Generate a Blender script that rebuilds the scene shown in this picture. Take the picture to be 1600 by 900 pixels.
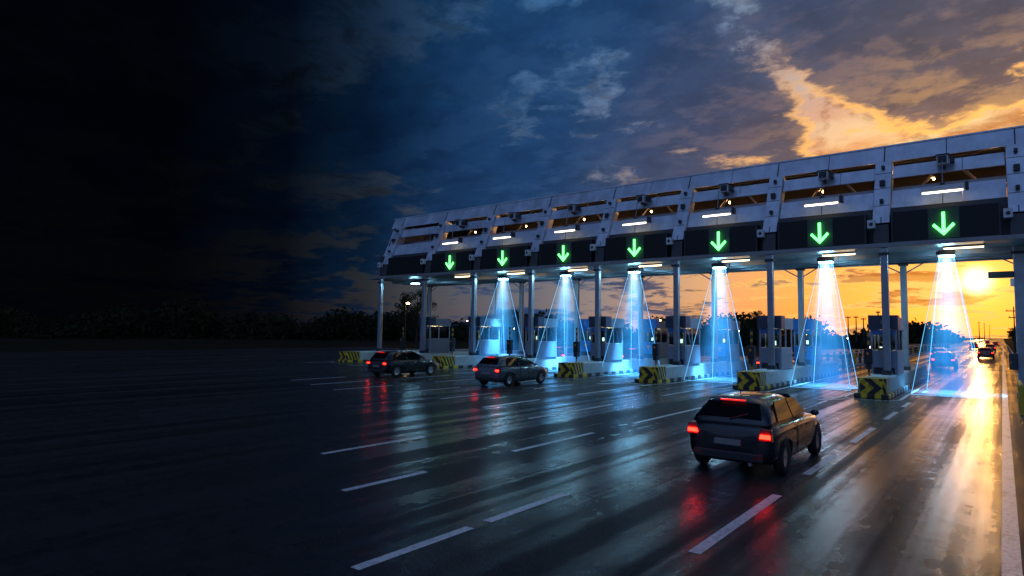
import bpy, bmesh, math, random
from mathutils import Vector, Matrix
R = math.radians
random.seed(7)
for o in list(bpy.data.objects): bpy.data.objects.remove(o)
SC = bpy.context.scene
COL = SC.collection

# ------------------------------------------------------------------ camera
H = 2.7
YAW, PITCH, ROLL = R(38.2), R(3.95), R(0.8)
fw = Vector((-math.sin(YAW)*math.cos(PITCH), math.cos(YAW)*math.cos(PITCH), math.sin(PITCH)))
rt = fw.cross(Vector((0, 0, 1))).normalized(); up = rt.cross(fw)
rt, up = rt*math.cos(ROLL)+up*math.sin(ROLL), -rt*math.sin(ROLL)+up*math.cos(ROLL)
cam = bpy.data.cameras.new('camera'); camo = bpy.data.objects.new('camera', cam); COL.objects.link(camo)
cam.sensor_width = 36; cam.lens = 973/1600*36; cam.clip_start = .05; cam.clip_end = 6000
mw = Matrix((rt, up, -fw)).transposed().to_4x4(); mw.translation = (0, 0, H); camo.matrix_world = mw
SC.camera = camo

# ------------------------------------------------------------------ sun, exposure
SUN_AZ_LEFT, SUN_EL = R(1.4), R(4.2)          # a little left of the road's direction (+Y)
SUN = Vector((-math.sin(SUN_AZ_LEFT)*math.cos(SUN_EL), math.cos(SUN_AZ_LEFT)*math.cos(SUN_EL), math.sin(SUN_EL)))
sl = bpy.data.lights.new('sun', 'SUN'); sl.energy = .13; sl.angle = R(.5); sl.color = (1, .47, .12)
so = bpy.data.objects.new('sun', sl); COL.objects.link(so)
so.rotation_euler = SUN.to_track_quat('Z', 'Y').to_euler()
SC.view_settings.view_transform = 'Standard'; SC.view_settings.look = 'None'
SC.view_settings.exposure = .22; SC.view_settings.gamma = 1; SC.view_settings.use_curve_mapping = False
cy = SC.cycles
cy.use_denoising = True; cy.sample_clamp_indirect = 4; cy.sample_clamp_direct = 30
cy.max_bounces = 6; cy.transparent_max_bounces = 16; cy.volume_step_rate = 1.0

# ------------------------------------------------------------------ node helpers
def srgb(r, g, b):
    f = lambda c: (c/255/12.92) if c <= 10 else ((c/255+.055)/1.055)**2.4
    return (f(r), f(g), f(b), 1)
class NT:
    def __init__(s, nt): s.nt = nt; s.n = nt.nodes; s.l = nt.links
    def put(s, sock, v):
        if isinstance(v, bpy.types.NodeSocket): s.l.new(v, sock)
        elif isinstance(v, (tuple, list, Vector)):
            sock.default_value = tuple(v)[:len(sock.default_value)] if len(v) >= len(sock.default_value) else tuple(v)+(1,)
        else: sock.default_value = v
    def m(s, op, a, b=None, c=None, clamp=False):
        n = s.n.new('ShaderNodeMath'); n.operation = op; n.use_clamp = clamp
        s.put(n.inputs[0], a)
        if b is not None: s.put(n.inputs[1], b)
        if c is not None: s.put(n.inputs[2], c)
        return n.outputs[0]
    def v(s, op, a, b=None):
        n = s.n.new('ShaderNodeVectorMath'); n.operation = op; s.put(n.inputs[0], a)
        if b is not None: s.put(n.inputs[3 if op == 'SCALE' else 1], b)
        return n.outputs['Value' if op in ('DOT_PRODUCT', 'LENGTH') else 'Vector']
    def smooth(s, x, a, b, o0=0., o1=1.):
        n = s.n.new('ShaderNodeMapRange'); n.interpolation_type = 'SMOOTHSTEP'
        s.put(n.inputs[0], x); n.inputs[1].default_value = a; n.inputs[2].default_value = b
        n.inputs[3].default_value = o0; n.inputs[4].default_value = o1
        return n.outputs[0]
    def lin(s, x, a, b, o0=0., o1=1.):
        n = s.n.new('ShaderNodeMapRange'); s.put(n.inputs[0], x)
        for i, q in enumerate((a, b, o0, o1)): n.inputs[i+1].default_value = q
        return n.outputs[0]
    def mix(s, f, a, b, mode='MIX'):
        n = s.n.new('ShaderNodeMix'); n.data_type = 'RGBA'; n.blend_type = mode
        s.put(n.inputs[0], f); s.put(n.inputs[6], a); s.put(n.inputs[7], b)
        return n.outputs[2]
    def ramp(s, f, stops, interp='EASE'):
        n = s.n.new('ShaderNodeValToRGB'); cr = n.color_ramp; cr.interpolation = interp
        while len(cr.elements) < len(stops): cr.elements.new(1)
        for e, (p, c) in zip(cr.elements, stops):
            e.position = p; e.color = c if isinstance(c, (tuple, list)) else (c, c, c, 1)
        s.put(n.inputs[0], f); return n.outputs[0]
    def noise(s, vec, scale, detail=4, rough=.55, dist=0., out='Fac'):
        n = s.n.new('ShaderNodeTexNoise'); n.inputs['Scale'].default_value = scale
        n.inputs['Detail'].default_value = detail; n.inputs['Roughness'].default_value = rough
        n.inputs['Distortion'].default_value = dist
        if vec is not None: s.put(n.inputs['Vector'], vec)
        return n.outputs[out]
    def mapping(s, vec, scale=(1, 1, 1), loc=(0, 0, 0), rot=(0, 0, 0)):
        n = s.n.new('ShaderNodeMapping'); s.put(n.inputs[0], vec)
        n.inputs[1].default_value = loc; n.inputs[2].default_value = rot; n.inputs[3].default_value = scale
        return n.outputs[0]
    def sep(s, vec):
        n = s.n.new('ShaderNodeSeparateXYZ'); s.put(n.inputs[0], vec); return n.outputs
    def comb(s, x, y, z):
        n = s.n.new('ShaderNodeCombineXYZ')
        for i, q in enumerate((x, y, z)): s.put(n.inputs[i], q)
        return n.outputs[0]
    def tc(s, out='Object'): return s.n.new('ShaderNodeTexCoord').outputs[out]
    def bump(s, h, strength, dist, nrm=None):
        n = s.n.new('ShaderNodeBump'); s.put(n.inputs['Height'], h)
        n.inputs['Strength'].default_value = strength; n.inputs['Distance'].default_value = dist
        if nrm is not None: s.l.new(nrm, n.inputs['Normal'])
        return n.outputs[0]

# ------------------------------------------------------------------ world: dusk sky with a broken cloud deck
w = bpy.data.worlds.new('World'); SC.world = w; w.use_nodes = True
W = NT(w.node_tree); W.n.clear()
d = W.v('NORMALIZE', W.tc('Generated'))
dx, dy, dz = W.sep(d)
Sh = Vector((SUN.x, SUN.y, 0)).normalized(); Lh = Vector((-Sh.y, Sh.x, 0))
az = W.m('ARCTAN2', W.v('DOT_PRODUCT', d, Lh), W.v('DOT_PRODUCT', d, Sh))     # + = left of the sun
aabs = W.m('DIVIDE', W.m('ABSOLUTE', az), math.pi)
elev = W.m('DIVIDE', W.m('ARCSINE', dz), math.pi/2)                           # 0..1
cosS = W.v('DOT_PRODUCT', d, SUN)
ang = W.m('DIVIDE', W.m('ARCCOSINE', W.m('MINIMUM', cosS, .999999)), math.pi)  # 0..1
g = lambda x: x/180
low = W.ramp(aabs, [(0, srgb(255, 150, 14)), (g(6), srgb(250, 142, 24)), (g(12), srgb(230, 138, 56)), (g(20), srgb(190, 138, 104)),
                    (g(28), srgb(116, 106, 116)), (g(35), srgb(66, 74, 98)), (g(50), srgb(34, 48, 72)), (g(100), srgb(60, 74, 105)), (1, srgb(92, 118, 170))], 'LINEAR')
high = W.ramp(aabs, [(0, srgb(205, 180, 150)), (g(9), srgb(160, 162, 168)), (g(20), srgb(92, 124, 158)), (g(32), srgb(42, 88, 134)),
                     (g(46), srgb(28, 62, 100)), (g(90), srgb(42, 72, 118)), (1, srgb(118, 152, 220))], 'LINEAR')
low = W.mix(W.m('MULTIPLY', W.smooth(elev, .05, .0), W.smooth(aabs, g(32), g(8))), low, W.mix(1., low, (.86, .50, .62, 1), 'MULTIPLY'))
base = W.mix(W.smooth(elev, .07, .30), low, high)
nish = W.n.new('ShaderNodeTexSky'); nish.sky_type = 'NISHITA'; nish.sun_disc = False
nish.sun_elevation = SUN_EL; nish.sun_rotation = math.atan2(SUN.x, SUN.y)
base = W.mix(1., base, W.mix(1., nish.outputs[0], (.012, .012, .012, 1), 'MULTIPLY'), 'ADD')
# cloud deck, seen in perspective
inv = W.m('DIVIDE', 1., W.m('ADD', W.m('MAXIMUM', dz, 0.), .16))
px = W.comb(W.m('MULTIPLY', dx, inv), W.m('MULTIPLY', dy, inv), 0.)
def ray(x, y):
    v = fw+rt*((x-800)/973)+up*((450-y)/973); return v.normalized()
def blob(x, y, r0, r1, amt):     # a bank or a break of the cloud deck in one direction of the sky
    return W.smooth(W.v('DOT_PRODUCT', d, ray(x, y)), math.cos(R(r1)), math.cos(R(r0)), 0., amt)
def density(off):
    q = W.v('ADD', px, off)
    wq = W.v('ADD', q, W.v('SCALE', W.v('SUBTRACT', W.noise(q, 3.2, 4, .6, 0., 'Color'), (.5, .5, .5)), .22))
    a = W.m('MULTIPLY', W.m('SUBTRACT', W.noise(wq, 1.5, 5, .55), .5), 1.25)
    c = W.m('MULTIPLY', W.m('SUBTRACT', W.noise(wq, 4.6, 10, .64), .5), .85)
    return W.m('ADD', a, c)
px = W.mapping(px, scale=(1., 1.15, 1), loc=(3.1, 1.7, 0.4))
d0 = density((0., 0., 0.)); d1 = density((Sh.x*.16, Sh.y*.16, 0.))
bias = W.smooth(elev, .0, .13, .44, .545)
for (x, y, r0, r1, a) in [(1450, 215, 0, 6.5, -.15), (1310, 185, 0, 4.5, -.09), (1590, 190, 0, 4.5, -.10), (1270, 110, 0, 5, -.10), (1170, 40, 0, 5, -.13), (1130, 0, 0, 4, -.08), (940, 90, 0, 5, -.07), (840, 110, 0, 4, -.04),
                          (1430, 80, 3, 8, .17), (1440, 140, 0, 4.5, .14), (1330, 110, 0, 3.5, .05), (1560, 90, 3, 8, .15), (1545, 150, 0, 3, .08), (1050, 150, 2, 9, .09), (1120, 240, 2, 8, .10), (1215, 235, 0, 4, .10), (760, 170, 4, 12, .12), (640, 310, 2, 8, .16), (900, 270, 3, 9, .10), (1290, 30, 1, 5, .06), (1020, 40, 1, 6, .08)]:
    bias = W.m('ADD', bias, blob(x, y, r0, r1, a))
dens = W.m('ADD', d0, bias)
mask = W.smooth(dens, .43, .60)
thick = W.smooth(dens, .50, .80)
lit = W.smooth(W.m('SUBTRACT', d0, d1), -.02, .20)               # faces of the clouds turned to the sun
rim = W.m('MULTIPLY', W.smooth(dens, .44, .50), W.smooth(dens, .63, .51))
ccol = W.ramp(ang, [(0, srgb(225, 120, 30)), (g(7), srgb(190, 110, 52)), (g(11), srgb(138, 106, 94)), (g(16), srgb(98, 86, 92)), (g(23), srgb(62, 72, 98)), (g(34), srgb(28, 62, 102)),
                    (g(50), srgb(16, 50, 86)), (g(90), srgb(40, 62, 98)), (1, srgb(104, 132, 190))], 'LINEAR')
ccol = W.mix(W.m('MULTIPLY', thick, .60), ccol, W.mix(1., ccol, (.50, .60, .76, 1), 'MULTIPLY'))
tex = W.lin(W.noise(px, 6.5, 8, .62, .4), .3, .7, .80, 1.20)
ccol = W.mix(1., ccol, W.comb(tex, tex, tex), 'MULTIPLY')
warm = W.ramp(ang, [(0, srgb(255, 190, 80)), (g(12), srgb(246, 182, 104)), (g(20), srgb(136, 110, 106)), (g(32), srgb(50, 82, 122)), (g(50), srgb(24, 62, 104)), (1, srgb(100, 130, 190))], 'LINEAR')
ccol = W.mix(W.m('MULTIPLY', lit, .38), ccol, warm)
sky = W.mix(W.m('MULTIPLY', mask, .95), base, ccol)
gapglow = W.m('MULTIPLY', W.smooth(ang, g(23), g(8)), W.m('SUBTRACT', 1., mask))
gapglow = W.m('MULTIPLY', gapglow, W.smooth(elev, .09, .16))
sky = W.mix(W.m('MULTIPLY', gapglow, .85), sky, W.mix(W.smooth(W.noise(px, 5., 8, .62, .5), .38, .62), srgb(252, 216, 154), srgb(226, 156, 86)))
wisp = W.m('MULTIPLY', W.smooth(W.noise(W.mapping(px, scale=(1., .6, 1)), 7.5, 9, .66, .8), .46, .64), W.m('SUBTRACT', 1., mask))
sky = W.mix(W.m('MULTIPLY', wisp, W.smooth(elev, .06, .16, 0., .75)), sky, W.mix(1., sky, (.52, .40, .34, 1), 'MULTIPLY'))
rimf = W.m('MULTIPLY', rim, W.smooth(ang, g(27), g(9)))
sky = W.mix(W.m('MULTIPLY', rimf, .95), sky, (1.15, .56, .13, 1))
# the sun in the haze above the horizon
glow = W.m('ADD', W.m('MULTIPLY', W.m('POWER', W.m('MAXIMUM', cosS, 0.), 4000.), 1.0), W.m('MULTIPLY', W.m('POWER', W.m('MAXIMUM', cosS, 0.), 220.), .12))
sky = W.mix(1., sky, W.mix(1., W.comb(glow, glow, glow), (1., .56, .11, 1), 'MULTIPLY'), 'ADD')
disc = W.smooth(ang, g(1.45), g(.2), 0, 2.2)
sky = W.mix(1., sky, W.mix(1., W.comb(disc, disc, disc), (1., .80, .42, 1), 'MULTIPLY'), 'ADD')
# added darkening of the sky colour to the left of the plaza
azd = W.m('DIVIDE', az, math.pi)
dark = W.ramp(azd, [(g(38), 1.), (g(44), .72), (g(50), .28), (g(57), .06), (g(66), .016), (g(112), .016), (g(132), .7), (g(150), 1.)], 'LINEAR')
hide = W.smooth(elev, .97, .75)
dark = W.mix(hide, (1, 1, 1, 1), dark)
sky = W.mix(1., sky, dark, 'MULTIPLY')
bg = W.n.new('ShaderNodeBackground'); W.put(bg.inputs[0], sky); bg.inputs[1].default_value = 1.0
wo = W.n.new('ShaderNodeOutputWorld'); W.l.new(bg.outputs[0], wo.inputs[0])

# ------------------------------------------------------------------ materials
MAT = {}
def mat(name, color, rough=.5, metal=0., emit=None, es=0., spec=.5, vary=.15, scale=6., bump=0., coat=0.):
    m = bpy.data.materials.new(name); m.use_nodes = True
    t = NT(m.node_tree); b = t.n['Principled BSDF']
    b.inputs['Roughness'].default_value = rough; b.inputs['Metallic'].default_value = metal
    b.inputs['Specular IOR Level'].default_value = spec; b.inputs['Coat Weight'].default_value = coat
    c = tuple(color)+(1,)
    if emit is not None:
        b.inputs['Base Color'].default_value = c
        b.inputs['Emission Color'].default_value = tuple(emit)+(1,); b.inputs['Emission Strength'].default_value = es
    else:
        o = t.tc('Object')
        n = t.noise(o, scale, 6, .6); n2 = t.noise(t.mapping(o, scale=(1, 1, .15)), scale*2.3, 4, .6)
        f = t.lin(t.m('ADD', t.m('MULTIPLY', n, .6), t.m('MULTIPLY', n2, .4)), .3, .7, 1-vary, 1+vary)
        t.put(b.inputs['Base Color'], t.mix(1., c, t.comb(f, f, f), 'MULTIPLY'))
        t.put(b.inputs['Roughness'], t.m('MULTIPLY', rough, t.lin(n, .3, .7, .8, 1.25), clamp=True))
        if bump: t.l.new(t.bump(t.noise(o, scale*8, 4), bump, .01), b.inputs['Normal'])
    MAT[name] = m; return m
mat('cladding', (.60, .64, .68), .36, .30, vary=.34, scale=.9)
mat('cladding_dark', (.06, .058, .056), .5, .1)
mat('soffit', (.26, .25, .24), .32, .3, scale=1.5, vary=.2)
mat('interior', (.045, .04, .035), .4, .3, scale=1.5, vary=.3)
mat('seam', (.02, .022, .026), .6)
mat('steel', (.28, .29, .31), .35, .6, vary=.2, scale=2)
mat('steel_dark', (.05, .05, .055), .45, .5)
mat('black', (.012, .012, .013), .35)
mat('rubber', (.015, .015, .015), .8)
mat('white_paint', (.70, .70, .68), .45, vary=.15)
mat('concrete', (.42, .42, .41), .75, vary=.25, scale=2.5, bump=.15)
mat('kerb_white', (.30, .30, .29), .6, vary=.25, scale=8)
mat('kerb_black', (.02, .02, .02), .55)
mat('kerb_yellow', (.72, .48, .02), .5, vary=.2)
mat('yellow', (.62, .40, .02), .45, vary=.2)
mat('orange', (.7, .22, .02), .45)
mat('screen', (.012, .011, .010), .35, spec=.25)
mat('screen_panel', (.05, .08, .05), .6)  # arrow's green halo partly put into the base colour of the black panel
mat('booth_grey', (.22, .25, .31), .4, .2)
mat('booth_side', (.15, .16, .19), .45)
mat('booth_head', (.035, .045, .075), .35)
mat('booth_blue', (.02, .14, .42), .35)
mat('bark', (.05, .035, .025), .9, bump=.4)
mat('plate', (.22, .22, .20), .4)
mat('bumper', (.02, .02, .022), .5)
mat('rim', (.45, .45, .47), .3, .8)
mat('arrow', (.02, .2, .05), .4, emit=(.12, 1., .18), es=3.6)
mat('tube', (.8, .8, .7), .4, emit=(1., .86, .56), es=5)
mat('tube_warm', (.8, .7, .5), .4, emit=(1., .70, .36), es=6)
mat('bulb', (.8, .6, .4), .4, emit=(1., .50, .16), es=110)
mat('lens_light', (.2, .5, .8), .3, emit=(.28, .70, 1.), es=150)
mat('beam_line', (.1, .4, .8), .3, emit=(.16, .60, 1.), es=1.0)
mat('brake', (.3, .01, .01), .25, emit=(1., .012, .005), es=1.5)
mat('lens_red', (.22, .01, .008), .15, coat=.6, vary=.02)
mat('tail', (.4, .01, .01), .25, emit=(1., .007, .003), es=26)
mat('tail_far', (.4, .01, .01), .25, emit=(1., .02, .008), es=10)
mat('head', (.8, .8, .8), .2, emit=(1., .9, .7), es=20)
mat('indicator', (.6, .25, .02), .3, emit=(1., .42, .05), es=5)
mat('monitor', (.5, .6, .55), .3, emit=(.75, 1., .85), es=4)
mat('booth_lamp', (.8, .7, .5), .4, emit=(1., .74, .40), es=14)
mat('street_glow', (.8, .6, .3), .4, emit=(1., .55, .18), es=60)
for nm, c in [('paint_charcoal', (.009, .010, .012)), ('paint_grey', (.10, .11, .12)), ('paint_red', (.20, .02, .02)), ('paint_white', (.55, .55, .54)), ('paint_blue', (.03, .07, .20))]:
    mat(nm, c, .28, .2, coat=.6, vary=.05)
def leafmat(name, c):
    m = bpy.data.materials.new(name); m.use_nodes = True; t = NT(m.node_tree); b = t.n['Principled BSDF']
    n = t.noise(t.tc('Object'), 1.3, 4); n2 = t.noise(t.tc('Object'), 9, 2)
    f = t.lin(t.m('ADD', t.m('MULTIPLY', n, .6), t.m('MULTIPLY', n2, .4)), .3, .7, .45, 1.6)
    t.put(b.inputs['Base Color'], t.mix(1., tuple(c)+(1,), t.comb(f, f, f), 'MULTIPLY')); b.inputs['Roughness'].default_value = .8; b.inputs['Specular IOR Level'].default_value = .05
    MAT[name] = m
leafmat('leaves', (.035, .055, .018)); leafmat('leaves_far', (.020, .026, .012))
def glassmat():
    m = bpy.data.materials.new('glass'); m.use_nodes = True; t = NT(m.node_tree); t.n.clear()
    tr = t.n.new('ShaderNodeBsdfTransparent'); tr.inputs[0].default_value = (.55, .62, .60, 1)
    gl = t.n.new('ShaderNodeBsdfGlossy'); gl.inputs['Roughness'].default_value = .04
    fr = t.n.new('ShaderNodeFresnel'); mx = t.n.new('ShaderNodeMixShader')
    t.put(mx.inputs[0], t.m('ADD', t.m('MULTIPLY', fr.outputs[0], .9), .06)); t.l.new(tr.outputs[0], mx.inputs[1]); t.l.new(gl.outputs[0], mx.inputs[2])
    o = t.n.new('ShaderNodeOutputMaterial'); t.l.new(mx.outputs[0], o.inputs[0]); MAT['glass'] = m
glassmat()
mat('car_glass', (.004, .005, .006), .05, spec=.12, vary=.02)

def chevmat(name, axis, chevron):
    m = bpy.data.materials.new(name); m.use_nodes = True; t = NT(m.node_tree); b = t.n['Principled BSDF']
    o = t.tc('Object'); s = t.sep(o); a = s[0] if axis == 'x' else s[1]; z = s[2]
    wob = t.lin(t.noise(o, 3., 3), 0, 1, -.05, .05)
    if chevron: q = t.m('ADD', t.m('MULTIPLY', a, 1.), t.m('MULTIPLY', t.m('ABSOLUTE', t.m('SUBTRACT', z, .46)), 1.05))
    else: q = t.m('ADD', t.m('MULTIPLY', a, 1.25), t.m('MULTIPLY', z, .62))
    q = t.m('ADD', q, wob)
    st = t.m('GREATER_THAN', t.m('FRACT', t.m('DIVIDE', t.m('ADD', q, 20.), .60 if chevron else .36)), .5)
    dirt = t.lin(t.noise(t.mapping(o, scale=(1, 1, .6)), 6, 8, .72), .38, .66, 1.15, .28)
    c = t.mix(st, (.80, .52, .012, 1), (.012, .012, .012, 1))
    t.put(b.inputs['Base Color'], t.mix(1., c, t.comb(dirt, dirt, dirt), 'MULTIPLY')); b.inputs['Roughness'].default_value = .5
    MAT[name] = m
chevmat('chevron_front', 'x', True); chevmat('chevron_side', 'y', False)
def polemat():
    m = bpy.data.materials.new('striped_pole'); m.use_nodes = True; t = NT(m.node_tree); b = t.n['Principled BSDF']
    z = t.sep(t.tc('Object'))[2]
    st = t.m('GREATER_THAN', t.m('FRACT', t.m('DIVIDE', z, .36)), .5)
    t.put(b.inputs['Base Color'], t.mix(st, (.55, .25, .02, 1), (.015, .015, .015, 1))); b.inputs['Roughness'].default_value = .5
    MAT['striped_pole'] = m
polemat()

def asphalt():
    m = bpy.data.materials.new('wet_asphalt'); m.use_nodes = True; t = NT(m.node_tree); t.n.clear()
    o = t.tc('Object')
    track = t.noise(t.mapping(o, scale=(1.25, .016, 1)), 1.0, 3, .55)          # wheel tracks worn smooth along the road
    fine_track = t.noise(t.mapping(o, scale=(7., .03, 1)), 1.0, 2, .6)
    patch = t.noise(o, .25, 5, .6, .4); mott = t.noise(o, 2.8, 7, .68)
    vor = t.n.new('ShaderNodeTexVoronoi'); vor.inputs['Scale'].default_value = 24; t.put(vor.inputs['Vector'], o)
    crk = t.n.new('ShaderNodeTexVoronoi'); crk.feature = 'DISTANCE_TO_EDGE'; crk.inputs['Scale'].default_value = 1.5
    t.put(crk.inputs['Vector'], t.v('ADD', o, t.v('SCALE', t.noise(o, 2.5, 5, .6, 0., 'Color'), .55)))
    crack = t.m('MULTIPLY', t.smooth(crk.outputs['Distance'], .022, .0), t.smooth(t.noise(o, .35, 3), .50, .62))
    grain = t.noise(o, 130, 3, .6)
    wet = t.m('ADD', t.m('ADD', t.m('MULTIPLY', track, .62), t.m('MULTIPLY', fine_track, .14)), t.m('ADD', t.m('MULTIPLY', patch, .18), t.m('MULTIPLY', mott, .14)))
    wet = t.smooth(wet, .47, .64)
    c = t.mix(grain, (.014, .014, .016, 1), (.045, .045, .046, 1))
    c = t.mix(t.smooth(mott, .45, .7), c, t.mix(1., c, (.62, .62, .64, 1), 'MULTIPLY'))
    c = t.mix(crack, c, (.006, .006, .006, 1))
    h = t.m('SUBTRACT', t.m('ADD', t.m('MULTIPLY', vor.outputs['Distance'], .8), t.m('MULTIPLY', grain, .5)), t.m('MULTIPLY', crack, 1.5))
    n1 = t.bump(h, .8, .014)
    n2 = t.bump(t.noise(t.mapping(o, scale=(1, .6, 1)), 1.6, 4, .55), .20, .03, n1)
    nw = t.bump(h, .30, .011, t.bump(t.noise(t.mapping(o, scale=(1.6, .5, 1)), 2.2, 3, .5), .25, .02))
    df = t.n.new('ShaderNodeBsdfDiffuse'); t.put(df.inputs[0], c); t.l.new(n2, df.inputs['Normal'])
    dry = t.n.new('ShaderNodeBsdfGlossy'); dry.inputs['Roughness'].default_value = .42; t.l.new(n2, dry.inputs['Normal'])
    gl = t.n.new('ShaderNodeBsdfGlossy'); t.put(gl.inputs['Roughness'], t.m('ADD', .07, t.m('MULTIPLY', mott, .09))); t.l.new(nw, gl.inputs['Normal'])
    f = t.n.new('ShaderNodeFresnel'); f.inputs[0].default_value = 1.33
    fr = t.m('MINIMUM', f.outputs[0], .55)
    a = t.n.new('ShaderNodeMixShader'); t.put(a.inputs[0], t.m('ADD', .006, t.m('MULTIPLY', fr, .16))); t.l.new(df.outputs[0], a.inputs[1]); t.l.new(dry.outputs[0], a.inputs[2])
    q = t.n.new('ShaderNodeMixShader'); t.put(q.inputs[0], t.m('MULTIPLY', t.m('ADD', .04, t.m('MULTIPLY', fr, 1.15)), t.m('ADD', .08, t.m('MULTIPLY', wet, .92)))); t.l.new(a.outputs[0], q.inputs[1]); t.l.new(gl.outputs[0], q.inputs[2])
    u = t.n.new('ShaderNodeOutputMaterial'); t.l.new(q.outputs[0], u.inputs[0]); MAT['wet_asphalt'] = m
asphalt()
def roadpaint():
    m = bpy.data.materials.new('road_paint'); m.use_nodes = True; t = NT(m.node_tree); b = t.n['Principled BSDF']
    o = t.tc('Object'); n = t.noise(o, 14, 8, .7); n2 = t.noise(o, 90, 3, .6)
    wv = t.m('MAXIMUM', t.smooth(t.noise(t.mapping(o, scale=(1, .35, 1)), 3.2, 7, .7), .50, .68, 0., .75), t.smooth(t.m('ADD', t.m('MULTIPLY', n, .55), t.m('MULTIPLY', n2, .45)), .48, .62, 0., .85))
    t.put(b.inputs['Base Color'], t.mix(wv, (.80, .80, .80, 1), (.12, .12, .12, 1)))
    b.inputs['Roughness'].default_value = .42; t.l.new(t.bump(n2, .4, .006), b.inputs['Normal'])
    MAT['road_paint'] = m
roadpaint()
def groundmat():
    m = bpy.data.materials.new('dry_ground'); m.use_nodes = True; t = NT(m.node_tree); b = t.n['Principled BSDF']
    o = t.tc('Object'); n = t.noise(o, .08, 8, .65)
    t.put(b.inputs['Base Color'], t.mix(t.smooth(n, .4, .6), (.022, .019, .014, 1), (.014, .018, .008, 1))); b.inputs['Roughness'].default_value = .95; b.inputs['Specular IOR Level'].default_value = .03
    t.l.new(t.bump(t.noise(o, 3, 5), .6, .1), b.inputs['Normal']); MAT['dry_ground'] = m
groundmat()
def beammat():
    m = bpy.data.materials.new('beam_light'); m.use_nodes = True; t = NT(m.node_tree); t.n.clear()
    s = t.sep(t.tc('Object')); z = s[2]                 # z = 0 at the road, 6.4 at the scanner
    f = t.lin(z, 0., 6.4, 0., 1.)
    fm = t.m('MAXIMUM', f, 0.); st = t.m('ADD', t.m('ADD', .10, t.m('MULTIPLY', t.m('POWER', fm, 2.), .34)), t.m('MULTIPLY', t.m('POWER', fm, 9.), 1.1))
    fan = t.noise(t.comb(t.m('DIVIDE', s[0], t.m('SUBTRACT', 7.2, z)), t.m('DIVIDE', s[1], t.m('SUBTRACT', 7.2, z)), 0.), 26, 2, .5)
    st = t.m('MULTIPLY', t.m('MULTIPLY', st, t.lin(fan, .35, .65, .45, 1.6)), t.lin(t.noise(t.tc('Object'), 1.1, 4, .6), .3, .7, .6, 1.4))
    rr = t.m('DIVIDE', t.m('ABSOLUTE', s[0]), t.m('ADD', .29, t.m('MULTIPLY', t.m('SUBTRACT', 1., fm), 1.13)))
    st = t.m('MULTIPLY', st, t.smooth(rr, .9, .0, .75, 2.0))
    e = t.n.new('ShaderNodeEmission'); t.put(e.inputs[1], st)
    t.put(e.inputs[0], t.ramp(f, [(0, (.02, .30, 1, 1)), (.5, (.05, .40, 1, 1)), (.8, (.17, .56, 1, 1)), (1., (.6, .85, 1, 1))], 'LINEAR'))
    o = t.n.new('ShaderNodeOutputMaterial'); t.l.new(e.outputs[0], o.inputs['Volume']); MAT['beam_light'] = m
beammat()

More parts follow.
